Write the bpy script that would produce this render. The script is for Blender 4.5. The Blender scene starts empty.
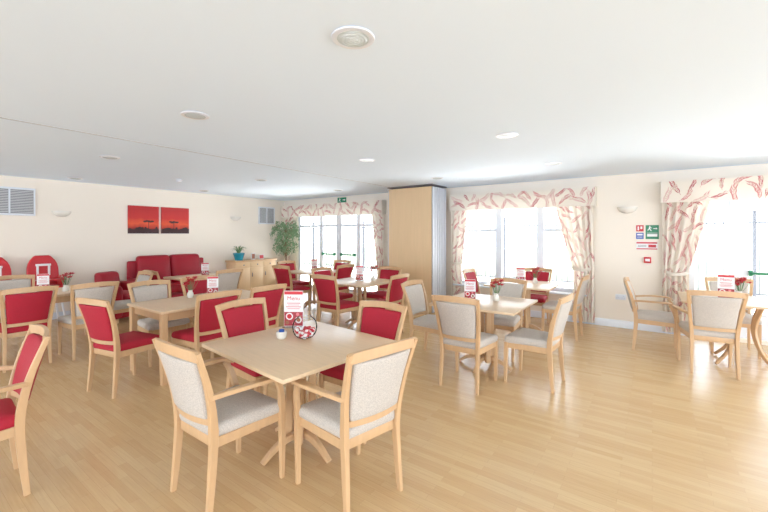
import bpy, math, random
from mathutils import Vector, Matrix
random.seed(11)
S=bpy.context.scene; COL=S.collection
CEIL=2.5; WY=7.25; WX=-8.75
# ------------------------------------------------------------ materials
def new_mat(name):
    m=bpy.data.materials.new(name); m.use_nodes=True
    nt=m.node_tree; b=nt.nodes['Principled BSDF']; return m,nt,b
def mat(name,col,rough=.5,metal=0,nscale=None,amt=.12,bump=0,stretch=(1,1,1),spec=None,bscale=None,contrast=False,trans=0):
    m,nt,b=new_mat(name)
    b.inputs['Base Color'].default_value=(*col,1); b.inputs['Roughness'].default_value=rough
    b.inputs['Metallic'].default_value=metal
    if spec is not None: b.inputs['Specular IOR Level'].default_value=spec
    if nscale:
        tc=nt.nodes.new('ShaderNodeTexCoord'); mp=nt.nodes.new('ShaderNodeMapping')
        mp.inputs['Scale'].default_value=stretch
        nz=nt.nodes.new('ShaderNodeTexNoise'); nz.inputs['Scale'].default_value=nscale; nz.inputs['Detail'].default_value=4
        cr=nt.nodes.new('ShaderNodeMix'); cr.data_type='RGBA'
        cr.inputs[6].default_value=(*[c*(1-amt) for c in col],1); cr.inputs[7].default_value=(*[min(1,c*(1+amt)) for c in col],1)
        nt.links.new(tc.outputs['Object'],mp.inputs[0]); nt.links.new(mp.outputs[0],nz.inputs['Vector'])
        src=nz.outputs['Fac']
        if contrast:
            mr=nt.nodes.new('ShaderNodeMapRange'); mr.inputs[1].default_value=.4; mr.inputs[2].default_value=.6
            nt.links.new(src,mr.inputs[0]); src=mr.outputs[0]
        nt.links.new(src,cr.inputs[0]); nt.links.new(cr.outputs[2],b.inputs['Base Color'])
        if bump:
            bp=nt.nodes.new('ShaderNodeBump'); bp.inputs['Strength'].default_value=bump; bp.inputs['Distance'].default_value=.002
            n2=nt.nodes.new('ShaderNodeTexNoise'); n2.inputs['Scale'].default_value=bscale or nscale*3
            nt.links.new(tc.outputs['Object'],n2.inputs['Vector'])
            nt.links.new(n2.outputs['Fac'],bp.inputs['Height']); nt.links.new(bp.outputs[0],b.inputs['Normal'])
    if trans:
        tr=nt.nodes.new('ShaderNodeBsdfTranslucent'); tr.inputs[0].default_value=(*col,1)
        ms=nt.nodes.new('ShaderNodeMixShader'); ms.inputs[0].default_value=trans
        out=[n for n in nt.nodes if n.type=='OUTPUT_MATERIAL'][0]
        nt.links.new(b.outputs[0],ms.inputs[1]); nt.links.new(tr.outputs[0],ms.inputs[2]); nt.links.new(ms.outputs[0],out.inputs[0])
    return m
def lin(r,g,b):
    f=lambda c:((c/255+.055)/1.055)**2.4 if c>10 else c/255/12.92
    return (f(r),f(g),f(b))
M={}
M['wall']=mat('wall_cream_paint',lin(236,224,207),.8,0,3,.015)
M['ceil']=mat('ceiling_white_paint',lin(226,241,255),.85,0,2,.004)
M['white']=mat('white_gloss_paint',lin(220,224,230),.35,0,5,.01)
M['beech']=mat('beech_wood',lin(199,158,114),.38,0,9,.13,stretch=(4,4,.5))
M['top']=mat('beech_tabletop',lin(216,184,146),.3,0,6,.12,stretch=(1,12,1))
M['oakpanel']=mat('oak_veneer',lin(214,180,136),.45,0,5,.07,stretch=(6,6,.4))
M['beige']=mat('beige_weave',lin(188,178,167),.9,0,170,.12,bump=.5,bscale=300,contrast=True)
M['red']=mat('crimson_fabric',lin(164,4,34),.8,0,60,.12,bump=.3,bscale=200)
M['sofa']=mat('crimson_leather',lin(150,5,27),.5,0,8,.1,spec=.3)
M['redp']=mat('red_plastic',lin(190,12,26),.35,0,5,.04)
M['grey']=mat('grey_metal',lin(192,194,200),.45,.0,6,.04)
M['gap']=mat('grey_gap',lin(120,122,128),.6,.0,6,.04)
M['track']=mat('pale_track',lin(178,184,192),.6,.0,6,.04)
M['dgrey']=mat('louvre_grey',lin(190,190,190),.5,0,6,.05)
M['slot']=mat('dark_slot',lin(90,90,96),.7,0,6,.05)
M['teal']=mat('teal_glaze',lin(15,140,165),.25,0,6,.06)
M['leaf']=mat('leaf_green',lin(80,118,70),.55,0,12,.35)
M['leaf2']=mat('ficus_leaf',lin(112,146,102),.5,0,12,.35)
M['bark']=mat('bark',lin(120,90,65),.8,0,20,.2)
M['soil']=mat('soil',lin(70,50,38),.9,0,30,.3)
M['pot']=mat('terracotta_pot',lin(190,120,80),.6,0,10,.08)
M['petal']=mat('red_petal',lin(195,15,40),.5,0,20,.2)
M['pink']=mat('pink_print',lin(220,120,126),.6,0,20,.1)
M['green']=mat('safety_green',lin(0,115,72),.4,0,10,.03)
M['sred']=mat('safety_red',lin(195,15,30),.4,0,10,.03)
M['dred']=mat('dark_red_print',lin(160,36,48),.5,0,40,.4)
M['blue']=mat('safety_blue',lin(30,80,170),.4,0,10,.03)
M['card']=mat('white_card',lin(232,230,228),.5,0,10,.01)
M['ink']=mat('dark_ink',lin(50,20,22),.6,0,10,.05)
M['black']=mat('black_webbing',lin(38,38,42),.7,0,10,.05)
M['brown']=mat('brown_print',lin(150,90,60),.6,0,40,.3)
M['cream']=mat('cream_ceramic',lin(230,224,212),.25,0,10,.02)
M['fence']=mat('weathered_steel',lin(70,72,78),.9,.0,6,.1,spec=.1)
M['hedge']=mat('hedge_leaf',lin(150,158,142),.9,0,14,.15,bump=.5,spec=.1)
M['ground']=mat('pale_paving',lin(228,226,222),.85,0,2,.05)
M['cloth']=mat('cream_curtain_cloth',lin(234,224,208),.9,0,6,.02,spec=.1,trans=.2)
M['p1']=mat('print_rose',lin(204,124,124),.9,0,30,.12,spec=.1,trans=.15)
M['p2']=mat('print_pale_pink',lin(218,176,168),.9,0,30,.1,spec=.1,trans=.15)
M['p3']=mat('print_deep_red',lin(182,80,90),.9,0,30,.12,spec=.1,trans=.15)
M['p4']=mat('print_sand',lin(212,194,168),.9,0,30,.1,spec=.1,trans=.15)
CL=['cloth','p1','p2','p3','p4']
def glass_mat(name,k):
    m=bpy.data.materials.new(name); m.use_nodes=True; nt=m.node_tree; nt.nodes.clear()
    o=nt.nodes.new('ShaderNodeOutputMaterial'); t=nt.nodes.new('ShaderNodeBsdfTransparent'); g=nt.nodes.new('ShaderNodeBsdfGlossy')
    g.inputs['Roughness'].default_value=.03; lw=nt.nodes.new('ShaderNodeLayerWeight'); lw.inputs['Blend'].default_value=k
    mx=nt.nodes.new('ShaderNodeMixShader'); t.inputs[0].default_value=(.98,.985,.985,1)
    nt.links.new(lw.outputs['Fresnel'],mx.inputs[0]); nt.links.new(t.outputs[0],mx.inputs[1]); nt.links.new(g.outputs[0],mx.inputs[2]); nt.links.new(mx.outputs[0],o.inputs[0])
    return m
M['glass']=glass_mat('clear_glass',.2)
M['bowlglass']=glass_mat('bowl_glass',.1)
def lens_mat():
    m,nt,b=new_mat('ribbed_lamp_glass')
    b.inputs['Base Color'].default_value=(.56,.63,.64,1); b.inputs['Roughness'].default_value=.2
    tc=nt.nodes.new('ShaderNodeTexCoord'); w=nt.nodes.new('ShaderNodeTexWave'); w.wave_type='RINGS'; w.rings_direction='Z'; w.inputs['Scale'].default_value=18
    bp=nt.nodes.new('ShaderNodeBump'); bp.inputs['Strength'].default_value=.5; bp.inputs['Distance'].default_value=.004
    nt.links.new(tc.outputs['Object'],w.inputs[0]); nt.links.new(w.outputs['Fac'],bp.inputs['Height']); nt.links.new(bp.outputs[0],b.inputs['Normal'])
    return m
M['lens']=lens_mat()
def floor_mat():
    m,nt,b=new_mat('oak_laminate_floor'); N=nt.nodes.new; L=nt.links.new
    tc=N('ShaderNodeTexCoord'); br=N('ShaderNodeTexBrick')
    br.offset=.37; br.inputs['Scale'].default_value=1; br.inputs['Brick Width'].default_value=.45; br.inputs['Row Height'].default_value=.05
    br.inputs['Mortar Size'].default_value=.0007; br.inputs['Mortar Smooth'].default_value=.3; br.inputs['Bias'].default_value=-.1
    br.inputs['Color1'].default_value=(*lin(214,179,129),1); br.inputs['Color2'].default_value=(*lin(204,165,113),1); br.inputs['Mortar'].default_value=(*lin(186,146,98),1)
    L(tc.outputs['Object'],br.inputs['Vector'])
    mp=N('ShaderNodeMapping'); mp.inputs['Scale'].default_value=(1.5,30,1); nz=N('ShaderNodeTexNoise'); nz.inputs['Scale'].default_value=3; nz.inputs['Detail'].default_value=5
    L(tc.outputs['Object'],mp.inputs[0]); L(mp.outputs[0],nz.inputs['Vector'])
    rp=N('ShaderNodeValToRGB'); rp.color_ramp.elements[0].position=.3; rp.color_ramp.elements[0].color=(.85,.8,.75,1); rp.color_ramp.elements[1].position=.65; rp.color_ramp.elements[1].color=(1,1,1,1)
    L(nz.outputs['Fac'],rp.inputs[0])
    mx=N('ShaderNodeMix'); mx.data_type='RGBA'; mx.blend_type='MULTIPLY'; mx.inputs[0].default_value=.55
    L(br.outputs['Color'],mx.inputs[6]); L(rp.outputs[0],mx.inputs[7]); L(mx.outputs[2],b.inputs['Base Color'])
    b.inputs['Roughness'].default_value=.27; b.inputs['Specular IOR Level'].default_value=.6
    n2=N('ShaderNodeTexNoise'); n2.inputs['Scale'].default_value=6; bp=N('ShaderNodeBump'); bp.inputs['Strength'].default_value=.08; bp.inputs['Distance'].default_value=.01
    L(tc.outputs['Object'],n2.inputs['Vector']); L(n2.outputs['Fac'],bp.inputs['Height']); L(bp.outputs[0],b.inputs['Normal'])
    return m
M['floor']=floor_mat()
def sunset_mat():
    m,nt,b=new_mat('sunset_canvas'); N=nt.nodes.new; L=nt.links.new
    tc=N('ShaderNodeTexCoord'); sp=N('ShaderNodeSeparateXYZ'); L(tc.outputs['Generated'],sp.inputs[0])
    nz=N('ShaderNodeTexNoise'); nz.inputs['Scale'].default_value=4; nz.inputs['Detail'].default_value=6; L(tc.outputs['Generated'],nz.inputs['Vector'])
    ma=N('ShaderNodeMath'); ma.operation='MULTIPLY_ADD'; ma.inputs[1].default_value=.25; L(nz.outputs['Fac'],ma.inputs[0]); L(sp.outputs['Z'],ma.inputs[2])
    rp=N('ShaderNodeValToRGB'); e=rp.color_ramp.elements; e[0].position=.25; e[0].color=(.05,.008,.008,1); e[1].position=1; e[1].color=(*lin(175,18,18),1)
    x=e.new(.34); x.color=(*lin(180,36,20),1); x=e.new(.5); x.color=(*lin(220,76,30),1); x=e.new(.68); x.color=(*lin(195,30,24),1)
    L(ma.outputs[0],rp.inputs[0]); L(rp.outputs[0],b.inputs['Base Color']); b.inputs['Roughness'].default_value=.6
    return m
M['sunset']=sunset_mat()
# ------------------------------------------------------------ geometry
def rbox(cx,cy,cz,sx,sy,sz,r=.004):
    return soft(cx,cy,cz,sx/2,sy/2,sz/2,min(r,sx/2.2,sy/2.2,sz/2.2),0,0)
def box(cx,cy,cz,sx,sy,sz):
    x,y,z=sx/2,sy/2,sz/2
    v=[(cx+a*x,cy+b*y,cz+c*z) for a in(-1,1) for b in(-1,1) for c in(-1,1)]
    return v,[(0,1,3,2),(4,6,7,5),(0,4,5,1),(2,3,7,6),(0,2,6,4),(1,5,7,3)]
def soft(cx,cy,cz,hx,hy,hz,r,k=4,puff=0,pz=None,fn=None):
    H=(hx,hy,hz)
    def ts(h):
        a=[-h,-h+r*.45,-h+r] if k else [-h,-h+r]
        inn=[(-h+r)+(2*(h-r))*i/(k+1) for i in range(1,k+1)]
        return a+inn+[-x for x in reversed(a)]
    T=[ts(h) for h in H]; vid={}; V=[]; F=[]
    def vert(q):
        key=tuple(round(c,6) for c in q)
        if key in vid: return vid[key]
        inner=[max(-(H[i]-r),min(H[i]-r,q[i])) for i in range(3)]
        d=Vector([q[i]-inner[i] for i in range(3)])
        if d.length>1e-9: d=d.normalized()*r
        p=Vector(inner)+d
        if puff:
            p.z+=(1 if p.z>0 else -.3)*puff*(1-(p.x/hx)**2)*(1-(p.y/hy)**2)
        if pz:
            p.y+=(1 if p.y>0 else -1)*pz*(1-(p.x/hx)**2)*(1-(p.z/hz)**2)
        if fn: p=Vector(fn(p))
        vid[key]=len(V); V.append((p.x+cx,p.y+cy,p.z+cz)); return vid[key]
    for ax in range(3):
        a,b=[(1,2),(2,0),(0,1)][ax]
        for s in(-1,1):
            for i in range(len(T[a])-1):
                for j in range(len(T[b])-1):
                    q=[]
                    for (ii,jj) in((i,j),(i+1,j),(i+1,j+1),(i,j+1)):
                        p=[0,0,0]; p[ax]=s*H[ax]; p[a]=T[a][ii]; p[b]=T[b][jj]; q.append(vert(p))
                    if s<0: q.reverse()
                    F.append(tuple(q))
    return V,F
def crv(P,n=4):
    P=[Vector(p) for p in P]; out=[]
    for i in range(len(P)-1):
        p0=P[i-1] if i else P[0]*2-P[1]; p1=P[i]; p2=P[i+1]; p3=P[i+2] if i+2<len(P) else P[-1]*2-P[-2]
        for k in range(n):
            t=k/n
            out.append(.5*((2*p1)+(-p0+p2)*t+(2*p0-5*p1+4*p2-p3)*t*t+(-p0+3*p1-3*p2+p3)*t**3))
    out.append(P[-1]); return out
def beam(P,secs,ref=(1,0,0),n=4,ch=.3):
    C=crv([(*p,) for p in P],n); SS=[]
    m=len(P)-1
    for i in range(len(C)):
        t=i/n; a=min(int(t),m-1) if m else 0; f=t-a
        s0,s1=secs[a],secs[min(a+1,m)]
        SS.append((s0[0]*(1-f)+s1[0]*f,s0[1]*(1-f)+s1[1]*f))
    V=[];F=[]
    for i,c in enumerate(C):
        t=(C[min(i+1,len(C)-1)]-C[max(i-1,0)]).normalized()
        u=Vector(ref); u=(u-t*u.dot(t)).normalized(); v=t.cross(u)
        a,b=SS[i]; g=ch*min(a,b)
        for (x,y) in((a-g,b),(-a+g,b),(-a,b-g),(-a,-b+g),(-a+g,-b),(a-g,-b),(a,-b+g),(a,b-g)):
            V.append(tuple(c+u*x+v*y))
    for i in range(len(C)-1):
        for j in range(8):
            F.append((i*8+j,i*8+(j+1)%8,(i+1)*8+(j+1)%8,(i+1)*8+j))
    F.append(tuple(reversed(range(8)))); F.append(tuple((len(C)-1)*8+j for j in range(8)))
    return V,F
def lathe(prof,n=24,cx=0,cy=0,cz=0,cap=True,arc=1.0,start=0):
    V=[];F=[]; full=arc>=.999; m=n if full else n+1
    for (r,z) in prof:
        for i in range(m):
            a=start+2*math.pi*arc*i/n; V.append((cx+r*math.cos(a),cy+r*math.sin(a),cz+z))
    for k in range(len(prof)-1):
        for i in range(n if full else n):
            j=(i+1)%m if full else i+1
            F.append((k*m+i,k*m+j,(k+1)*m+j,(k+1)*m+i))
    if cap and full:
        F.append(tuple(reversed(range(m)))); F.append(tuple((len(prof)-1)*m+i for i in range(m)))
    return V,F
def make(name,chunks,mats,parent=None,smooth=True,loc=None,**props):
    if not isinstance(mats,(list,tuple)): mats=[mats]
    V=[];F=[];MI=[]
    for c in chunks:
        o=len(V); V+=list(c[0]); mi=c[2] if len(c)>2 else 0
        for f in c[1]: F.append(tuple(i+o for i in f)); MI.append(mi)
    me=bpy.data.meshes.new(name); me.from_pydata(V,[],F); me.update()
    for m in mats: me.materials.append(m)
    me.polygons.foreach_set('material_index',MI)
    if smooth:
        me.polygons.foreach_set('use_smooth',[True]*len(F))
        try: me.set_sharp_from_angle(angle=math.radians(38))
        except Exception: pass
    o=bpy.data.objects.new(name,me); COL.objects.link(o)
    if parent: o.parent=parent
    if loc: o.location=loc
    for k,v in props.items(): o[k]=v
    return o
def empty(name,loc=(0,0,0),rot=0,**props):
    o=bpy.data.objects.new(name,None); o.empty_display_size=.1; COL.objects.link(o); o.location=loc; o.rotation_euler=(0,0,math.radians(rot))
    for k,v in props.items(): o[k]=v
    return o
def dup(root):
    r=root.copy(); COL.objects.link(r)
    for c in root.children:
        c2=c.copy(); COL.objects.link(c2); c2.parent=r
        for g in c.children:
            g2=g.copy(); COL.objects.link(g2); g2.parent=c2
    return r
CACHE={}
def place(kind,builder,x,y,z=0,rot=0,label=None,category=None,group=None):
    if kind in CACHE: r=dup(CACHE[kind])
    else: r=builder(); CACHE[kind]=r
    r.location=(x,y,z); r.rotation_euler=(0,0,math.radians(rot))
    if label: r['label']=label
    if category: r['category']=category
    if group: r['group']=group
    return r
def text(s,size,m,parent,loc,rot,name='lettering',ext=.0006):
    c=bpy.data.curves.new('t','FONT'); c.body=s; c.size=size; c.align_x='CENTER'; c.align_y='CENTER'; c.extrude=ext
    t=bpy.data.objects.new('t',c); COL.objects.link(t); bpy.context.view_layer.update()
    me=bpy.data.meshes.new_from_object(t.evaluated_get(bpy.context.evaluated_depsgraph_get()))
    bpy.data.objects.remove(t); me.materials.clear(); me.materials.append(m)
    o=bpy.data.objects.new(name,me); COL.objects.link(o); o.parent=parent; o.location=loc; o.rotation_euler=rot
    return o
# ------------------------------------------------------------ room shell
ST=dict(kind='structure')
X1=6.0; Y0=-6.0
make('floor',[box((WX-.2+X1)/2,(WY+.2+Y0)/2,-.05,X1-WX+.2,WY+.2-Y0,.1)],M['floor'],smooth=False,**ST)
make('ceiling',[box((WX-.2+X1)/2,(WY+.2+Y0)/2,CEIL+.05,X1-WX+.2,WY+.2-Y0,.1)],M['ceil'],smooth=False,**ST)
make('wall_west',[box(WX-.1,(WY+.2+Y0)/2,CEIL/2,.2,WY+.2-Y0,CEIL)],M['wall'],smooth=False,**ST)
ops=[(-8.2,-5.3,.05,2.08),(-3.3,-.95,.5,2.08),(.45,3.2,.05,2.08)]
ch=[]; xs=WX
for (a,b,z0,z1) in ops:
    ch.append(box((xs+a)/2,WY+.1,CEIL/2,a-xs,.2,CEIL))
    ch.append(box((b+a)/2,WY+.1,(CEIL+z1)/2,b-a,.2,CEIL-z1))
    ch.append(box((b+a)/2,WY+.1,z0/2,b-a,.2,z0)); xs=b
ch.append(box((xs+X1)/2,WY+.1,CEIL/2,X1-xs,.2,CEIL))
make('wall_north',ch,M['wall'],smooth=False,**ST)
make('baseboard_west',[rbox(WX+.009,(WY+Y0)/2,.06,.018,WY-Y0,.12)],M['white'],**ST)
bb=[rbox((a+b)/2,WY-.009,.06,b-a,.018,.12) for a,b in((WX+.02,-8.2),(-5.3,-4.5),(-3.4,.45),(3.2,X1))]
make('baseboard_north',bb,M['white'],**ST)
def win(name,a,b,z0,z1,mull,bars=(),fw=.07,rails=()):
    y=WY+.09; ch=[]
    ch.append(rbox((a+b)/2,y,z0+fw/2,b-a,.07,fw)); ch.append(rbox((a+b)/2,y,z1-fw/2,b-a,.07,fw))
    for x,w in [(a+fw/2,fw),(b-fw/2,fw)]+list(mull): ch.append(rbox(x,y,(z0+z1)/2,w,.075,z1-z0))
    for (xa,xb,z,h) in bars: ch.append(rbox((xa+xb)/2,y,z,xb-xa,.06,h))
    o=make(name,ch,M['white'],smooth=False,**ST)
    make('glass_pane',[box((a+b)/2,y+.005,(z0+z1)/2,b-a-.02,.006,z1-z0-.02)],M['glass'],o,smooth=False)
    return o
w1=win('window_1',-8.2,-5.3,.05,2.08,[(-7.3,.11),(-6.66,.17),(-6.0,.11)],[(-7.3,-6.0,.3,.28),(-8.2,-5.3,1.75,.06)])
w2=win('window_2',-3.3,-.95,.5,2.08,[(-2.45,.12),(-1.68,.12)],[(-3.3,-2.45,1.6,.06),(-1.68,-.95,1.6,.06)])
make('trim_1',[rbox((-3.3-.95)/2,WY-.04,.49,2.45,.16,.03)],M['white'],**ST)
w3=win('window_3',.45,3.2,.05,2.08,[(1.0,.2),(2.1,.16)],[(1.0,3.2,.25,.3),(.45,.98,1.6,.06)])
def pushbar(par,x0,x1,z):
    ch=[rbox((x0+x1)/2,WY-.02,z,x1-x0,.03,.035,.01),rbox(x0,WY+.02,z,.04,.08,.08,.01),rbox(x1,WY+.02,z,.04,.08,.08,.01)]
    make('push_bar',ch,M['green'],par,label='green emergency push bar')
pushbar(w3,1.12,2.0,.98); pushbar(w1,-7.2,-6.78,1.0); pushbar(w1,-6.54,-6.1,1.0)
make('trim_2',[rbox(-4.42,.7,CEIL-.001,.022,11.4,.004,.001)],M['track'],**ST)
# exterior
make('ground',[box(-2,17.5,-.12,60,20,.1)],M['ground'],smooth=False,**ST)
fc=[]
for i in range(150): fc.append(box(-16+i*.16,12.5,.95,.02,.02,2.0))
for z in(.08,1.8): fc.append(box(-4,12.5,z,24.2,.03,.04))
for i in range(9): fc.append(box(-16+i*3,12.5,1.02,.06,.06,2.16))
make('fence',fc,M['fence'],smooth=False,label='tall grey metal railing fence outside the windows',category='fence')
hv=soft(-6,14.5,.28,10,.5,.72,.3,20,fn=lambda p:(p.x,p.y+.12*math.sin(p.x*5+p.z*7),p.z+.1*math.sin(p.x*3.1)*math.cos(p.y*4)))
make('hedge',[hv],M['hedge'],label='clipped pale green hedge beyond the fence',category='hedge',kind='stuff')
# ------------------------------------------------------------ folding partition
pt=empty('folding_partition',(0,0,0),label='stacked light-oak folding partition wall with aluminium edges',category='folding partition')
n=6; ya,yb_=6.45,7.05; t=(yb_-ya)/n
for i in range(n):
    yc=ya+t*(i+.5)
    make('panel',[box(-3.975,yc,CEIL/2-.02,1.0,t*.94,CEIL-.05)],M['oakpanel'],pt,smooth=False)
    make('edge_strip',[rbox(-3.462+s,yc,CEIL/2-.02,.026,t*.8,CEIL-.05,.006) for s in(0,-1.026)],M['grey'],pt,smooth=False,label='aluminium edge strip')
make('header_track',[rbox(-3.975,6.75,CEIL-.012,1.06,.64,.024)],M['slot'],pt,smooth=False)
make('seal',[box(-3.468,6.75,CEIL/2-.02,.012,.58,CEIL-.06)],M['gap'],pt,smooth=False)
# ------------------------------------------------------------ pelmets and curtains
def sprays(W,H,size,seed,lo=0):
    rnd=random.Random(seed); out=[]
    nx=max(1,int(round(W/(size*.66)))); ny=max(1,int(round(H/(size*.7))))
    for ix in range(nx):
        for iy in range(ny):
            cx=(ix+.5+rnd.uniform(-.25,.25)+.5*(iy%2))*W/nx; cz=lo+(iy+.5+rnd.uniform(-.2,.2))*H/ny
            a0=rnd.uniform(.2,2.9); col=rnd.choice((1,1,3,2,2)); bend=rnd.uniform(-1.2,1.2)
            L=size*rnd.uniform(.7,1.0); pts=[]; x,z=cx-math.cos(a0)*L*.5,cz-math.sin(a0)*L*.5
            n=8; a=a0-bend/2
            for k in range(n+1):
                pts.append((x,z,a)); x+=math.cos(a)*L/n; z+=math.sin(a)*L/n; a+=bend/n
            out.append(([((p[0],p[1]),.0018) for p in pts],4 if col==2 else col))
            for k in range(1,n+1):
                for s in((-1,1) if k<n else (0,)):
                    px,pz,pa=pts[k]; la=pa+s*rnd.uniform(.6,1.0); ll=L*.36*(1-.35*abs(k/n-.45)); w=ll*.07
                    mc=col if rnd.random()<.6 else rnd.choice((1,2,4)); strip=[]
                    for j in range(5):
                        f=j/4; aa=la-s*.6*f
                        strip.append(((px+math.cos(aa)*ll*f,pz+math.sin(aa)*ll*f),w*math.sin(math.pi*min(1,f*.92+.04))**.8))
                    out.append((strip,mc))
    return out
def strips_to_chunks(sp,mapf,W,z0,z1):
    ch=[]
    for strip,mi in sp:
        V=[];F=[]
        for k,((x,z),w) in enumerate(strip):
            p0=strip[max(0,k-1)][0]; p1=strip[min(len(strip)-1,k+1)][0]
            dx,dz=p1[0]-p0[0],p1[1]-p0[1]; l=math.hypot(dx,dz) or 1; nx,nz=-dz/l*w,dx/l*w
            for (a,b) in((x+nx,z+nz),(x-nx,z-nz)):
                V.append(mapf(min(max(a,.003),W-.003),min(max(b,z0+.003),z1-.003)))
        for k in range(len(strip)-1): F.append((2*k,2*k+1,2*k+3,2*k+2))
        ch.append((V,F,mi))
    return ch
def pelmet(a,b,lab,seed):
    r=empty('pelmet',((a+b)/2,WY-.1,2.0),label=lab,category='pelmet',group='window pelmets')
    w=(b-a)/2; V=[];F=[]
    path=[(-w,.095),(-w,-.078),(-w+.008,-.086),(w-.008,-.086),(w,-.078),(w,.095)]
    for (x,y) in path:
        for (dy,z) in((0,0),(0,.32)): V.append((x,y,z))
    for i in range(len(path)-1): F.append((2*i,2*i+2,2*i+3,2*i+1))
    W=2*w-.02
    pr=strips_to_chunks(sprays(W,.32,.27,seed),lambda s,z:(-w+.01+s,-.0868-random.random()*.0006,z),W,0,.32)
    make('valance',[(V,F,0)]+pr,[M[c] for c in CL],r)
    make('pelmet_board',[rbox(0,.015,.315,2*w-.01,.15,.018)],M['white'],r)
pelmet(-8.66,-5.1,'cream fabric pelmet with red leaf print over patio doors',1)
pelmet(-3.4,-.76,'cream fabric pelmet with red leaf print over wide window',2)
pelmet(.1,3.5,'cream fabric pelmet with red leaf print over glazed door',3)
def curtain(xo,xt,xtie,xb,lab,ztie=.95,seed=5):
    r=empty('curtain',(xo,WY-.09,0),label=lab,category='curtain',group='floral curtains')
    nu,nv=60,36; V=[];F=[]; s=1 if xt>xo else -1
    nf=max(3,int(abs(xt-xo)*10)); zb,zt=.04,2.05
    def surf(u,z,off=0):
        if z>ztie:
            f=(z-ztie)/(zt-ztie); wi=abs(xtie-xo)+(abs(xt-xo)-abs(xtie-xo))*(f**.8)
        else:
            f=(ztie-z)/ztie; wi=abs(xtie-xo)+(abs(xb-xo)-abs(xtie-xo))*math.sin(f*math.pi/2)
        pinch=1-.45*math.exp(-((z-ztie)/.12)**2)
        a=.024*pinch*math.sin(2*math.pi*nf*u+.5*math.sin(z*2)+.8*math.sin(u*5))
        return (s*wi*(u+.01*math.sin(9*u+z)),a-off,z)
    for j in range(nv+1):
        for i in range(nu+1): V.append(surf(i/nu,zb+(zt-zb)*j/nv))
    for j in range(nv):
        for i in range(nu):
            k=j*(nu+1)+i; F.append((k,k+1,k+nu+2,k+nu+1))
    W=abs(xt-xo)*1.4
    pr=strips_to_chunks(sprays(W,zt-zb,.24,seed,zb),lambda a,z:surf(a/W,z,.0045+random.random()*.001),W,zb,zt)
    make('curtain_fabric',[(V,F,0)]+pr,[M[c] for c in CL],r)
    w=abs(xtie-xo)
    P=[(s*-.01,.05,ztie+.03),(s*w*.5,-.055,ztie-.03),(s*(w+.02),0,ztie+.01),(s*w*.5,.05,ztie+.03)]
    make('tieback',[beam(P,[(.025,.006)]*4,ref=(0,0,1),n=5)],M['cloth'],r)
curtain(-8.64,-8.2,-8.38,-8.34,'floral print curtain tied back beside ficus tree',seed=11)
curtain(-5.1,-5.46,-5.32,-5.30,'floral print curtain tied back beside folding partition',seed=12)
curtain(-3.4,-3.02,-3.16,-3.14,'narrow floral print curtain gathered beside the partition',seed=13)
curtain(-.78,-1.40,-1.10,-1.12,'cream and red floral curtain tied back beside wide window',seed=14)
curtain(.12,.70,.42,.44,'cream and red floral curtain tied back beside glazed door',seed=15)
# ------------------------------------------------------------ chairs
def yb(z):
    if z<.45: return -.205-.03*((.45-z)/.45)**1.6
    f=(z-.45)/.47; return -.205-.04*f-.075*f*f
def build_chair(fab,arms,fab2=None):
    fab2=fab2 or fab
    def f():
        r=empty('dining_chair')
        def sh(p): return (p.x*(1+.13*(p.y/.22)),p.y,p.z)
        make('seat',[soft(0,.01,.445,.22,.222,.038,.032,5,.018,fn=sh)],M[fab],r)
        ch=[rbox(0,.205,.39,.40,.022,.055),rbox(0,-.195,.39,.34,.022,.055)]
        for s in(-1,1): ch.append(beam([(s*.185,-.2,.39),(s*.222,.21,.39)],[(.011,.0275)]*2,n=1,ch=.2))
        make('seat_frame',ch,M['beech'],r)
        def bk(p):
            z=.695+p.z; t=(z-.5)/.4
            return (p.x*(1+.22*t),yb(z)+p.y-.03*(1-min(1,(p.x/.19))**2),z)
        make('backrest',[soft(0,0,0,.170,.021,.172,.018,6,0,.012,fn=bk)],M[fab2],r)
        def rail(z,hw,hh,th):
            P=[(x*hw,yb(z)-.032*(1-x*x),z+ (.014*(1-x*x) if z>.8 else 0)) for x in(-1,-.5,0,.5,1)]
            return beam(P,[(th,hh)]*5,ref=(0,1,0),n=3,ch=.2)
        make('top_rail',[rail(.892,.234,.028,.012)],M['beech'],r)
        make('lower_rail',[rail(.507,.185,.018,.010)],M['beech'],r)
        for s in(-1,1):
            P=[(s*.195,yb(0),0),(s*.19,yb(.22),.22),(s*.19,yb(.45),.45),(s*.212,yb(.68),.68),(s*.237,yb(.918),.918)]
            make('leg',[beam(P,[(.012,.015),(.015,.020),(.017,.023),(.016,.018),(.014,.012)],n=4,ch=.2)],M['beech'],r)
            if arms:
                P=[(s*.232,.225,0),(s*.236,.222,.22),(s*.242,.215,.43),(s*.262,.19,.56),(s*.277,.15,.648)]
                make('leg',[beam(P,[(.012,.013),(.015,.018),(.016,.021),(.014,.019),(.013,.016)],n=4,ch=.2)],M['beech'],r)
                P=[(s*.215,yb(.66)+.0,.655),(s*.262,-.1,.668),(s*.287,.04,.672),(s*.285,.15,.662),(s*.268,.205,.632)]
                make('armrest',[beam(P,[(.013,.014),(.018,.012),(.028,.011),(.028,.011),(.02,.009)],n=5)],M['beech'],r)
            else:
                P=[(s*.218,.222,0),(s*.22,.218,.2),(s*.22,.212,.42)]
                make('leg',[beam(P,[(.013,.013),(.017,.017),(.019,.02)],n=3,ch=.2)],M['beech'],r)
        return r
    return f
def chair(fab,arms,x,y,rot,where,fab2=None):
    fn={'beige':'oatmeal','red':'crimson'}[fab]
    lab=f"beech {'armchair' if arms else 'chair'} with {fn} upholstery, {where}"
    kind=(fab,arms,fab2)
    return place(kind,build_chair(fab,arms,fab2),x,y,0,rot,lab,'chair','cafe dining chairs')
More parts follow.
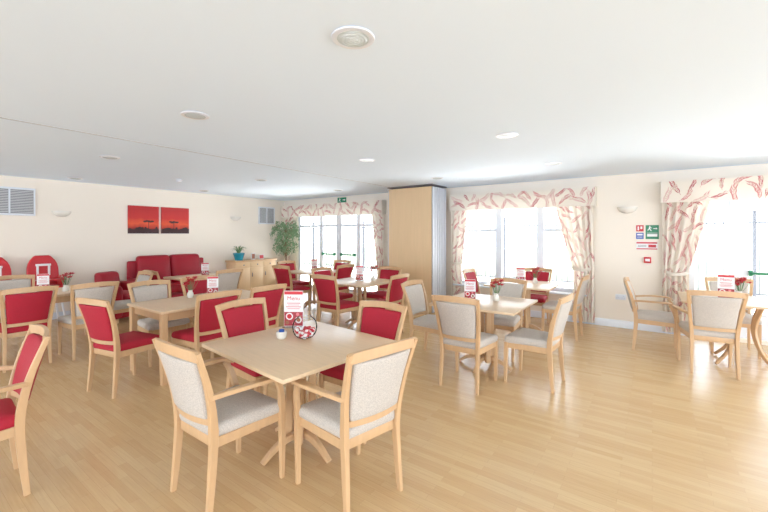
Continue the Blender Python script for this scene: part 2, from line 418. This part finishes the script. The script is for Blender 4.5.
# ------------------------------------------------------------ tables
def ped_table(w,d):
    def f():
        r=empty('dining_table')
        make('tabletop',[rbox(0,0,.737,w,d,.026,.006)],M['top'],r)
        ch=[rbox(0,0,.712,.5,.07,.024),rbox(0,0,.712,.07,.5,.024)]
        make('support_frame',ch,M['beech'],r)
        for a in(45,135,225,315):
            c,s=math.cos(math.radians(a)),math.sin(math.radians(a))
            make('column',[beam([(.085*c,.085*s,.07),(.08*c,.08*s,.4),(.085*c,.085*s,.705)],[(.026,.026)]*3,ref=(c,s,0),n=3)],M['beech'],r)
            c,s=math.cos(math.radians(a+45)),math.sin(math.radians(a+45))
            P=[(.02*c,.02*s,.10),(.11*c,.11*s,.105),(.21*c,.21*s,.075),(.31*c,.31*s,.014)]
            make('foot',[beam(P,[(.024,.022),(.024,.022),(.02,.02),(.012,.018)],ref=(0,0,1),n=5)],M['beech'],r)
        return r
    return f
def leg_table(w,d):
    def f():
        r=empty('dining_table')
        make('tabletop',[rbox(0,0,.737,w,d,.026,.006)],M['top'],r)
        a,b=w/2-.06,d/2-.06
        ch=[rbox(0,s*b,.68,2*a,.022,.085) for s in(-1,1)]+[rbox(s*a,0,.68,.022,2*b,.085) for s in(-1,1)]
        make('apron',ch,M['beech'],r)
        for s in(-1,1):
            for q in(-1,1):
                make('leg',[beam([(s*(a+.01),q*(b+.01),0),(s*(a+.01),q*(b+.01),.722)],[(.025,.025),(.033,.033)],n=2,ch=.2)],M['beech'],r)
        return r
    return f
def arch_table(w,d):
    def f():
        r=empty('dining_table')
        make('tabletop',[rbox(0,0,.737,w,d,.026,.006)],M['top'],r)
        make('support_frame',[rbox(0,0,.71,w*.7,.06,.028),rbox(0,0,.71,.06,d*.7,.028)],M['beech'],r)
        for a in(0,90,180,270):
            c,s=math.cos(math.radians(a+40)),math.sin(math.radians(a+40))
            P=[(.2*c,.2*s,.70),(.13*c,.13*s,.52),(.12*c,.12*s,.36),(.2*c,.2*s,.17),(.36*c,.36*s,.015)]
            make('leg',[beam(P,[(.015,.02),(.016,.021),(.017,.022),(.016,.02),(.014,.015)],ref=(-s,c,0),n=5)],M['beech'],r)
        return r
    return f
def table(kind,b,x,y,rot,lab): return place(kind,b,x,y,0,rot,lab,'table','cafe tables')
# T1
table('ped',ped_table(1.02,.98),-2.06,1.86,-6,'square beech pedestal table with bowl and menu on it')
chair('beige',True,-2.13,1.33,0,'at the glass bowl table')
chair('beige',True,-1.50,1.75,77,'turned slightly, at the glass bowl table')
chair('red',False,-2.72,2.03,-90,'tucked under the glass bowl table')
chair('red',False,-1.93,2.37,180,'tucked under the glass bowl table')
# T2
table('leg',leg_table(.82,1.4),-4.4,2.46,0,'long rectangular beech table with straight square legs')
chair('red',False,-4.32,1.58,12,'at the end of the long table')
chair('red',False,-3.98,2.2,90,'at the side of the long table')
chair('red',False,-3.98,2.82,90,'at the side of the long table')
chair('beige',False,-4.93,2.18,-90,'beyond the long table')
chair('red',False,-4.95,2.82,-90,'beyond the long table')
# far-left table
table('leg',None,-6.62,1.38,0,'rectangular beech table near the highchairs')
chair('red',False,-6.05,1.14,90,'back to the long table')
chair('beige',False,-5.93,1.72,90,'beside the highchair table')
chair('beige',False,-6.0,.35,90,'beside the highchair table')
chair('beige',False,-6.62,2.38,180,'at the end of the highchair table')
chair('beige',False,-7.22,1.3,-90,'between highchair table and wall')
# cropped chair
chair('red',True,-3.2,.36,176,'standing alone on the floor')
# T4
table('ped4',ped_table(.95,.95),-1.58,4.22,0,'square beech pedestal table with menu and red flowers')
chair('beige',False,-1.55,3.66,0,'back to the room, flower table')
chair('beige',False,-1.0,4.1,86,'pulled out from the flower table')
chair('beige',False,-2.2,4.15,-90,'at the flower table')
chair('beige',False,-1.58,4.79,180,'behind the flower table')
# T5
table('ped4',None,-1.65,6.1,0,'square beech pedestal table near the wide window')
chair('beige',False,-1.1,6.15,88,'at the wide window table')
chair('red',False,-1.65,6.66,180,'with its back to the window')
chair('red',False,-2.25,6.1,-90,'at the wide window table')
# T6
table('ped4',None,-3.95,4.85,0,'square beech pedestal table in front of the partition')
chair('red',False,-3.38,4.72,90,'side of the partition table')
chair('red',False,-3.92,4.28,0,'near side of the partition table')
chair('red',False,-4.52,4.85,-90,'facing along the partition table')
chair('red',False,-3.95,5.42,180,'with its back to the partition')
# T7
table('ped4',None,-5.8,5.6,0,'square beech table near the patio doors')
chair('red',False,-5.23,5.6,90,'side of the patio door table')
chair('red',False,-5.8,5.03,0,'near side of the patio door table')
chair('red',False,-6.37,5.6,-90,'facing along the patio door table')
chair('red',False,-5.8,6.17,180,'with its back to the patio doors')
# T8
table('ped4',None,-6.75,3.7,0,'square beech table in front of the sofa')
chair('beige',False,-6.18,3.7,90,'at the table before the sofa')
chair('red',False,-6.75,3.13,0,'at the table before the sofa')
# T9
table('arch',arch_table(1.2,.9),.88,6.05,0,'beech table with curved splayed legs by glazed door')
chair('beige',True,.52,5.58,6,'back to the room, door table')
chair('beige',True,.03,6.13,-90,'at the end of the door table')
chair('beige',False,.85,6.64,180,'between door table and glazed door')
# ------------------------------------------------------------ table items
def build_menu(k):
  def f():
    r=empty('menu_stand')
    make('stand_base',[rbox(0,0,.006,.15*k,.07,.012,.003)],M['glass'],r,smooth=False,label='clear acrylic base')
    y=-.0022
    def bx(x,yy,z,w,d,h): return box(x*k,yy,z*k,w*k,d,h*k)
    def disc(x,z,rad,yy): 
        return ([(x*k+rad*k*math.cos(6.2832*i/16),yy,z*k+rad*k*math.sin(6.2832*i/16)) for i in range(16)],[tuple(range(16))])
    ch=[bx(0,0,.137,.14,.003,.256)+(0,)]
    ch.append(bx(0,y,.25,.136,.001,.024)+(1,)); ch.append(bx(0,y,.062,.136,.001,.10)+(4,))
    for i,w in enumerate((.10,.085,.11,.09)):
        ch.append(bx(0,y,.176-i*.0135,w,.001,.005)+(1+(i%2),))
    for (x,z,rad,mi) in((-.03,.08,.026,0),(-.03,.08,.018,1),(.036,.055,.024,0),(.036,.055,.015,3),(.03,.095,.012,2),(-.045,.035,.014,3),(.0,.03,.01,2)):
        ch.append(disc(x,z,rad,y-.0008-.0004*(rad<.02))+(mi,))
    ch.append(bx(0,.0022,.14,.136,.001,.12)+(4,))
    make('menu_card',ch,[M['card'],M['sred'],M['pink'],M['brown'],M['dred']],r,smooth=False)
    text('Menu',.042*k,M['sred'],r,(0,-.003,.21*k),(math.pi/2,0,0))
    return r
  return f
def menu(x,y,rot,where,k=.92): place(('menu',k),build_menu(k),x,y,.7502,rot,'white and red printed menu card '+where,'menu card','table menus')
menu(-2.44,2.12,34,'on square table beside glass bowl',1.15)
menu(-4.5,2.6,50,'on the long table'); menu(-6.65,1.45,60,'on the side table'); menu(-1.75,4.2,25,'on the flower table')
menu(-1.7,6.1,20,'on the window table'); menu(-4.0,4.9,35,'on the partition table'); menu(.72,6.05,0,'on the glazed door table',1.1)
menu(-6.75,3.75,50,'on the table before the sofa'); menu(-5.8,5.6,40,'on the patio door table')
def build_flowers():
    r=empty('flower_vase')
    make('vase',[lathe([(.03,0),(.038,.02),(.036,.05),(.022,.075),(.026,.09)],16)],M['cream'],r)
    ch=[];st=[]
    for k in range(18):
        a=k*2.4; rr=random.uniform(.015,.085); z=random.uniform(.12,.24); c=(rr*math.cos(a),rr*math.sin(a),z)
        st.append(beam([(0,0,.06),(c[0]*.5,c[1]*.5,.11),c],[(.0015,.0015)]*3,n=2))
        for p in range(6):
            m=Matrix.Translation(c)@Matrix.Rotation(a+p*1.047,4,'Z')@Matrix.Rotation(-.5,4,'Y')
            V=[(0,0,0),(.02,-.013,.002),(.042,0,.004),(.02,.013,.002)]
            ch.append(([tuple(m@Vector(v)) for v in V],[(0,1,2,3)]))
    make('stems',st,M['leaf'],r); make('blossoms',ch,M['petal'],r,smooth=False)
    return r
def flowers(x,y,where): place('flow',build_flowers,x,y,.7502,random.random()*90,'small cream vase of red flowers '+where,'flowers','table flowers')
flowers(-4.62,2.38,'on the long table'); flowers(-1.48,4.32,'on the flower table'); flowers(-1.5,6.2,'on the window table')
flowers(-3.8,5.02,'on the partition table'); flowers(.86,6.2,'on the glazed door table'); flowers(-6.5,1.65,'on the side table')
# glass bowl
gb=empty('glass_bowl',(-2.12,1.95,.7502),label='round clear glass bowl holding red and white potpourri',category='bowl')
pr=[(.035,0),(.06,.012),(.078,.03),(.088,.055),(.093,.085),(.088,.115),(.075,.14),(.06,.153),(.055,.158)]
make('bowl',[lathe(pr,40,cap=False),lathe([(.001,0),(.035,0)],40,cap=False)],M['bowlglass'],gb)
def torus(R,r,z,n=32,m=6):
    return lathe([(R+r*math.cos(6.2832*i/m),z+r*math.sin(6.2832*i/m)) for i in range(m+1)],n,cap=False)
make('rim',[torus(.055,.002,.158)],M['glass'],gb)
ch=[]
for k in range(130):
    a=random.random()*6.28; z=random.uniform(.014,.075); R=math.sqrt(max(.0004,.084**2-(z-.085)**2))
    rr=R*.88*math.sqrt(random.random())
    ch.append(soft(rr*math.cos(a),rr*math.sin(a),z,.011,.010,.008,.006,0,0)+(random.choice((0,0,1,1,2)),))
make('potpourri',ch,[M['petal'],M['card'],M['pink']],gb,kind='stuff')
cp=empty('sugar_pot',(-2.25,1.84,.7502),label='small white ceramic pot of blue sachets on square table',category='pot')
make('body',[lathe([(.026,0),(.036,.01),(.04,.045),(.038,.055),(.034,.055),(.033,.04)],24)],M['cream'],cp)
make('sachets',[rbox(.008*i-.012,0,.05,.004,.03,.04) for i in range(4)],M['blue'],cp)
# ------------------------------------------------------------ sofa and armchair
def sofa(name,W,x,y,rot,lab,cat,H=1.0):
    r=empty(name,(x,y,0),rot,label=lab,category=cat); n=2 if W>1.2 else 1; iw=W-.34
    make('base',[soft(0,0,.2,W/2-.02,.36,.12,.03,3)],M['sofa'],r)
    for i in range(n):
        cx=-iw/2+iw/n*(i+.5)
        make('seat_cushion',[soft(cx,.06,.40,iw/n/2-.006,.30,.085,.05,5,.03)],M['sofa'],r)
        make('back_cushion',[soft(cx,0,0,iw/n/2-.006,.09,.29*H,.07,5,0,.04,fn=lambda p:(p.x,p.y-.22-.15*(p.z+.3),p.z+.46+.29*H))],M['sofa'],r)
    make('back_frame',[soft(0,-.36,.08+.42*H,W/2-.03,.045,.42*H,.035,3)],M['sofa'],r)
    for s in(-1,1):
        make('arm',[soft(s*(W/2-.085),0,.36,.085,.38,.28,.07,4,.01)],M['sofa'],r)
        for q in(-1,1): make('leg',[rbox(s*(W/2-.1),q*.28,.042,.05,.05,.084)],M['beech'],r)
    return r
sofa('sofa',1.64,-8.28,3.96,-90,'crimson two-seat leather sofa beneath two red paintings','sofa',1.07)
sofa('armchair',.74,-7.82,2.74,-70,'low crimson leather armchair beside the matching sofa','armchair',.66)
# ------------------------------------------------------------ highchairs
def build_high():
    r=empty('highchair')
    def sh(p):
        f=max(0,(p.z-.02)/.25); return (p.x*math.sqrt(max(.05,1-f*f*.8)),p.y-.05*(p.z/.25),p.z)
    make('back_shell',[soft(0,-.14,.89,.21,.024,.27,.02,7,fn=sh)],M['redp'],r)
    make('seat',[soft(0,.02,.62,.19,.18,.03,.025,3)],M['redp'],r)
    make('strap',[rbox(s*.075,-.112,.86,.03,.02,.26) for s in(-1,1)]+[rbox(0,-.116,1.0,.2,.02,.035)],M['card'],r,label='white safety strap')
    make('harness',[rbox(0,-.104,.76,.24,.018,.035),rbox(0,-.100,.70,.03,.016,.1)],M['black'],r,label='black webbing harness')
    make('tray',[soft(0,.22,.76,.2,.12,.012,.01,3)],M['redp'],r)
    for s in(-1,1):
        make('side_panel',[soft(s*.19,.03,.70,.014,.17,.09,.012,3)],M['redp'],r)
        for q in(-1,1): make('leg',[beam([(s*.23,q*.23,0),(s*.15,q*.13,.6)],[(.014,.014)]*2,n=2)],M['card'],r)
    return r
for y in(1.26,1.86): place('high',build_high,-8.4,y,0,-90,'red plastic highchair with white straps against cream wall','highchair','highchairs along the wall')
# ------------------------------------------------------------ paintings, vents, lights
def painting(y0,y1,lab,seed):
    r=empty('painting',(WX+.0155,(y0+y1)/2,1.83),label=lab,category='painting',group='pair of sunset paintings')
    w=y1-y0; h=.58
    make('canvas',[rbox(0,0,0,.032,w,h,.004)],M['sunset'],r,smooth=False)
    rnd=random.Random(seed); ch=[]; x=.0175
    V=[];n=24
    for i in range(n+1):
        yy=-w/2+w*i/n; V+= [(x,yy,-h/2),(x,yy,-h*.34+.015*math.sin(i*.9+seed)+.012*rnd.random())]
    ch.append((V,[(2*i,2*i+2,2*i+3,2*i+1) for i in range(n)]))
    for k in range(7):
        yy=rnd.uniform(-.42,.42)*w; hh=rnd.uniform(.02,.05); rx=rnd.uniform(.02,.05); m=10
        ch.append(([(x+.0006,yy+rx*math.cos(6.283*i/m),-h*.32+hh*math.sin(6.283*i/m)) for i in range(m)],[tuple(range(m))]))
    ty=rnd.uniform(-.1,.1); ch.append(box(x,ty,-h*.2,.001,.012,.14))
    for k in range(5):
        yy=ty+(k-2)*.035; zz=-h*.2+.07+rnd.uniform(0,.025)
        ch.append(([(x+.0006+k*.0001,yy+.038*math.cos(6.283*i/10),zz+.02*math.sin(6.283*i/10)) for i in range(10)],[tuple(range(10))]))
    make('silhouette',ch,M['ink'],r,smooth=False,label='dark tree and horizon silhouette')
painting(3.22,3.81,'red sunset landscape canvas above the sofa',1)
painting(3.86,4.46,'matching red sunset canvas hung beside the first',5)
def vent(yc,zc,w,h,cols,lab):
    r=empty('wall_vent',(WX+.0195,yc,zc),label=lab,category='vent')
    make('frame',[rbox(0,0,s*(h/2-.015),.04,w,.03) for s in(-1,1)]+[rbox(0,-w/2+i*w/cols,0,.04,.02,h) for i in range(cols+1)]+[box(-.012,0,0,.01,w,h)+(1,)],[M['white'],M['slot']],r)
    n=int(h/.03); make('louvre',[box(.004,0,-h/2+.03+i*(h-.06)/n,.018,w-.02,.016) for i in range(n+1)],M['dgrey'],r,smooth=False)
vent(1.32,2.08,.94,.47,3,'grey louvred ventilation grille high on cream wall')
vent(6.62,2.04,.5,.47,2,'small louvred ventilation grille near the corner')
def uplight(x,y,z,rot):
    def b():
        r=empty('wall_light')
        pr=[(.0,-.07),(.06,-.06),(.11,-.03),(.14,.02),(.14,.035),(.125,.035)]
        make('shade',[lathe(pr,20,cap=False,arc=.5,start=math.pi)],M['cream'],r)
        make('back_plate',[rbox(0,-.006,-.01,.12,.012,.09)],M['white'],r)
        return r
    place('up',b,x,y,z,rot,'half-bowl white plaster uplighter on cream wall','wall light','wall uplighters')
uplight(WX,2.16,1.91,90); uplight(WX,5.66,1.94,90); uplight(-.33,WY,1.93,0)
def build_down():
    r=empty('ceiling_downlight')
    make('ring',[lathe([(.076,0),(.102,0),(.108,-.004),(.105,-.009),(.086,-.013),(.078,-.010)],32,cap=False)],M['white'],r)
    make('lens',[lathe([(.081,-.007),(.077,-.012),(.06,-.016),(.03,-.018),(.001,-.019)],32,cap=False)],M['lens'],r)
    return r
for (x,y) in((-1.2,1.42),(-3.03,1.6),(-1.16,3.7),(-3.04,3.88),(-1.1,5.54),(-3.03,5.83),(-5.56,1.85),(-5.7,4.2),(-5.64,6.16),(-8.15,2.2),(-8.15,4.5)):
    place('down',build_down,x,y,CEIL,0,'round white ceiling light with ribbed glass lens','ceiling light','ceiling lights')
def build_smoke():
    r=empty('smoke_detector')
    make('base',[lathe([(.055,0),(.055,-.012),(.05,-.016),(.001,-.016)],24,cap=False)],M['white'],r)
    make('sensor',[lathe([(.04,-.014),(.038,-.035),(.025,-.042),(.001,-.043)],24,cap=False)],M['white'],r)
    return r
for (x,y) in((-6.9,3.35),): place('smoke',build_smoke,x,y,CEIL,0,'small white dome smoke detector on ceiling','smoke detector')
# ------------------------------------------------------------ sideboard, plants
sb=empty('sideboard',(-8.49,5.98,0),-90,label='light beech sideboard with panel doors against the wall',category='sideboard')
make('body',[rbox(0,0,.46,1.2,.42,.74)],M['oakpanel'],sb); make('worktop',[rbox(0,.01,.85,1.26,.46,.04,.008)],M['beech'],sb)
make('plinth',[rbox(0,-.02,.045,1.14,.36,.09)],M['beech'],sb)
for i in(-1,0,1):
    d=make('door',[rbox(i*.395,.216,.4,.38,.018,.56),rbox(i*.395,.226,.4,.27,.008,.42)],M['oakpanel'],sb)
    make('handle',[rbox(i*.395+.15,.236,.5,.012,.022,.1)],M['gap'],d)
    w=make('drawer',[rbox(i*.395,.216,.755,.38,.018,.12)],M['oakpanel'],sb)
    make('knob',[rbox(i*.395,.236,.755,.03,.024,.03,.008)],M['gap'],w)
pp=empty('potted_spiky_plant',(-8.42,5.55,.8702),label='spiky green plant in a teal pot on the sideboard',category='potted plant')
make('pot',[lathe([(.09,0),(.13,.15),(.138,.16),(.138,.185),(.118,.185),(.115,.155)],24)],M['teal'],pp)
make('soil',[lathe([(.0,.16),(.117,.16)],20,cap=False)],M['soil'],pp)
ch=[]
for k in range(34):
    a=k*2.4; l=random.uniform(.16,.26); up=random.uniform(.12,.26); c,s=math.cos(a),math.sin(a)
    ch.append(beam([(.02*c,.02*s,.15),(l*.35*c,l*.35*s,.15+up*.8),(l*.8*c,l*.8*s,.15+up*.75)],[(.01,.002),(.012,.002),(.002,.001)],ref=(-s,c,0),n=3))
make('leaves',ch,M['leaf'],pp)
for (y,w,h,m,lab) in((5.95,.12,.17,'brown','small framed picture on the sideboard'),(6.2,.16,.12,'petal','red greeting card on the sideboard')):
    make('picture_frame' if m=='brown' else 'greeting_card',[rbox(0,0,h/2,.02,w,h)+(0,),box(.0105,0,h/2,.002,w*.75,h*.75)+(1,)],[M['card'],M[m]],loc=(-8.4,y,.8705),label=lab,category='picture frame' if m=='brown' else 'card')
fx=empty('ficus_tree',(-8.08,6.74,0),label='leafy weeping ficus tree in a pot in the corner',category='plant')
make('pot',[lathe([(.12,0),(.16,.25),(.175,.26),(.175,.3),(.155,.3),(.15,.26)],24)],M['pot'],fx)
make('soil',[lathe([(.0,.27),(.152,.27)],20,cap=False)],M['soil'],fx)
br=[beam([(0,0,.25),(.02,.01,.7),(-.01,.02,1.2),(.02,0,1.6)],[(.018,.018),(.015,.015),(.012,.012),(.006,.006)],n=4)]
ch=[]
for k in range(46):
    a=k*2.4; z0=.92+.74*random.random(); R=.12+.2*math.sin(min(1,(z0-.8)/.8)*2.4); c,s=math.cos(a),math.sin(a)
    e=(R*c,R*s,z0+.22); P=[(0,0,z0-.1),(R*.5*c,R*.5*s,z0+.15),e,(e[0]*1.1,e[1]*1.1,z0+.08)]
    br.append(beam(P,[(.005,.005),(.004,.004),(.002,.002),(.001,.001)],n=2))
    pts=crv(P,6)
    for q in pts[4:]:
        for _ in range(3):
            m=Matrix.Translation(q+Vector((random.uniform(-.05,.05),random.uniform(-.05,.05),random.uniform(-.06,.03))))@Matrix.Rotation(random.random()*6.28,4,'Z')@Matrix.Rotation(random.uniform(.3,1.3),4,'Y')
            ch.append(([tuple(m@Vector(v)) for v in((0,0,0),(.025,-.014,.002),(.06,0,-.005),(.025,.014,.002))],[(0,1,2,3)]))
make('branches',br,M['bark'],fx); make('foliage',ch,M['leaf2'],fx,smooth=False)
# ------------------------------------------------------------ signs
YS=WY-.0028
def sign(name,x,z,w,h,base,glyph,lab):
    r=empty(name,(x,YS,z),label=lab,category='sign')
    make('plate',[rbox(0,0,0,w,.006,h,.001)],M[base],r,smooth=False)
    make('symbol',[g+(i,) for i,(g,_) in enumerate(glyph)],[M[m] for _,m in glyph],r,smooth=False)
    return r
def q(x,z,w,h): return box(x,-.0036,z,w,.001,h)
def poly(pts): return ([(a,-.0036,b) for a,b in pts],[tuple(range(len(pts)))])
def man(s=1,dx=0,dz=0):
    h=poly([(dx+.01*s*math.cos(6.283*i/10),dz+.045*s+.01*s*math.sin(6.283*i/10)) for i in range(10)])
    b=poly([(dx-.012*s,dz+.03*s),(dx+.01*s,dz+.03*s),(dx+.004*s,dz-.01*s),(dx-.02*s,dz-.01*s)])
    l1=poly([(dx-.008*s,dz-.008*s),(dx+.006*s,dz-.008*s),(dx+.03*s,dz-.045*s),(dx+.018*s,dz-.05*s)])
    l2=poly([(dx-.02*s,dz-.008*s),(dx-.006*s,dz-.01*s),(dx-.03*s,dz-.04*s),(dx-.042*s,dz-.032*s)])
    a1=poly([(dx+.01*s,dz+.03*s),(dx+.035*s,dz+.012*s),(dx+.03*s,dz+.006*s),(dx+.004*s,dz+.02*s)])
    return [(h,'card'),(b,'card'),(l1,'card'),(l2,'card'),(a1,'card')]
def arrow(x,z,s): return [(q(x-.01*s,z,.05*s,.014*s),'card'),(poly([(x+.012*s,z+.022*s),(x+.04*s,z),(x+.012*s,z-.022*s)]),'card')]
es=sign('exit_sign',-6.5,2.405,.3,.13,'green',man(1,-.07)+arrow(.07,0,1.2),'green emergency exit sign with white running figure')
sign('fire_notice',-.16,1.62,.10,.10,'sred',[(q(-.02,0,.02,.06),'card'),(q(.02,.01,.025,.04),'card')],'small red fire equipment notice')
sign('fire_notice',-.16,1.50,.10,.10,'blue',[(q(0,.02,.07,.025),'card'),(q(0,-.015,.07,.005),'card'),(q(0,-.03,.07,.005),'card')],'small blue instruction notice on cream wall')
sign('exit_notice',.0,1.56,.17,.22,'green',man(.8,-.03,.055)+arrow(.04,.055,.7)+[(q(0,-.015,.14,.004),'card'),(q(0,-.05,.13,.04),'card')],'green exit notice with white running figure and panel')
sign('fire_notice',-.07,1.345,.28,.13,'card',[(q(0,.045,.27,.025),'sred'),(q(-.06,.005,.11,.006),'ink'),(q(-.06,-.015,.11,.006),'ink'),(q(.07,-.005,.1,.045),'sred'),(q(0,-.05,.27,.018),'sred')],'wide white fire notice with red bands')
fp=empty('fire_call_point',(-.06,WY-.0195,1.12),label='red break-glass fire alarm call point on cream wall',category='fire alarm')
make('housing',[rbox(0,0,0,.095,.04,.095,.008)],M['sred'],fp); make('glass_plate',[box(0,-.021,0,.06,.002,.04)],M['card'],fp)
def build_sock():
    r=empty('wall_socket'); make('plate',[rbox(0,0,0,.146,.012,.086,.003)],M['white'],r)
    make('pin_holes',[box(s*.04+a,-.0062,b,.008,.001,.006) for s in(-1,1) for a,b in((-.012,-.012),(.012,-.012),(0,.014))],M['slot'],r,smooth=False); return r
for x in(-.42,): place('sock',build_sock,x,WY-.0055,.5,0,'white double wall socket on cream wall','socket')
# ------------------------------------------------------------ light, world, camera
w=bpy.data.worlds.new('World'); S.world=w; w.use_nodes=True; nt=w.node_tree
bg=nt.nodes['Background']; bg.inputs[1].default_value=1
tc=nt.nodes.new('ShaderNodeTexCoord'); sp=nt.nodes.new('ShaderNodeSeparateXYZ'); nt.links.new(tc.outputs['Generated'],sp.inputs[0])
mr=nt.nodes.new('ShaderNodeMapRange'); mr.inputs[1].default_value=-.12; mr.inputs[2].default_value=.05
mx=nt.nodes.new('ShaderNodeMix'); mx.data_type='RGBA'
mx.inputs[6].default_value=(4.7,5.5,6.6,1); mx.inputs[7].default_value=(5.35,5.75,6.2,1)
nt.links.new(sp.outputs['Z'],mr.inputs[0]); nt.links.new(mr.outputs[0],mx.inputs[0]); nt.links.new(mx.outputs[2],bg.inputs[0])
sl=bpy.data.lights.new('sun','SUN'); sl.energy=44; sl.angle=math.radians(4); sl.color=(.98,.99,1)
so=bpy.data.objects.new('sun',sl); COL.objects.link(so); so.location=(0,15,12)
d=Vector((-.08,-.16,-1)).normalized(); so.rotation_euler=d.to_track_quat('-Z','Y').to_euler()
S.view_settings.view_transform='Standard'; S.view_settings.gamma=1.12
cam=bpy.data.cameras.new('camera'); co=bpy.data.objects.new('camera',cam); COL.objects.link(co)
cam.sensor_width=36; cam.lens=376/768*36; cam.shift_y=-22/768; cam.clip_start=.05
co.location=(0,0,1.53); co.rotation_euler=(math.pi/2,0,math.radians(35.5))
S.camera=co
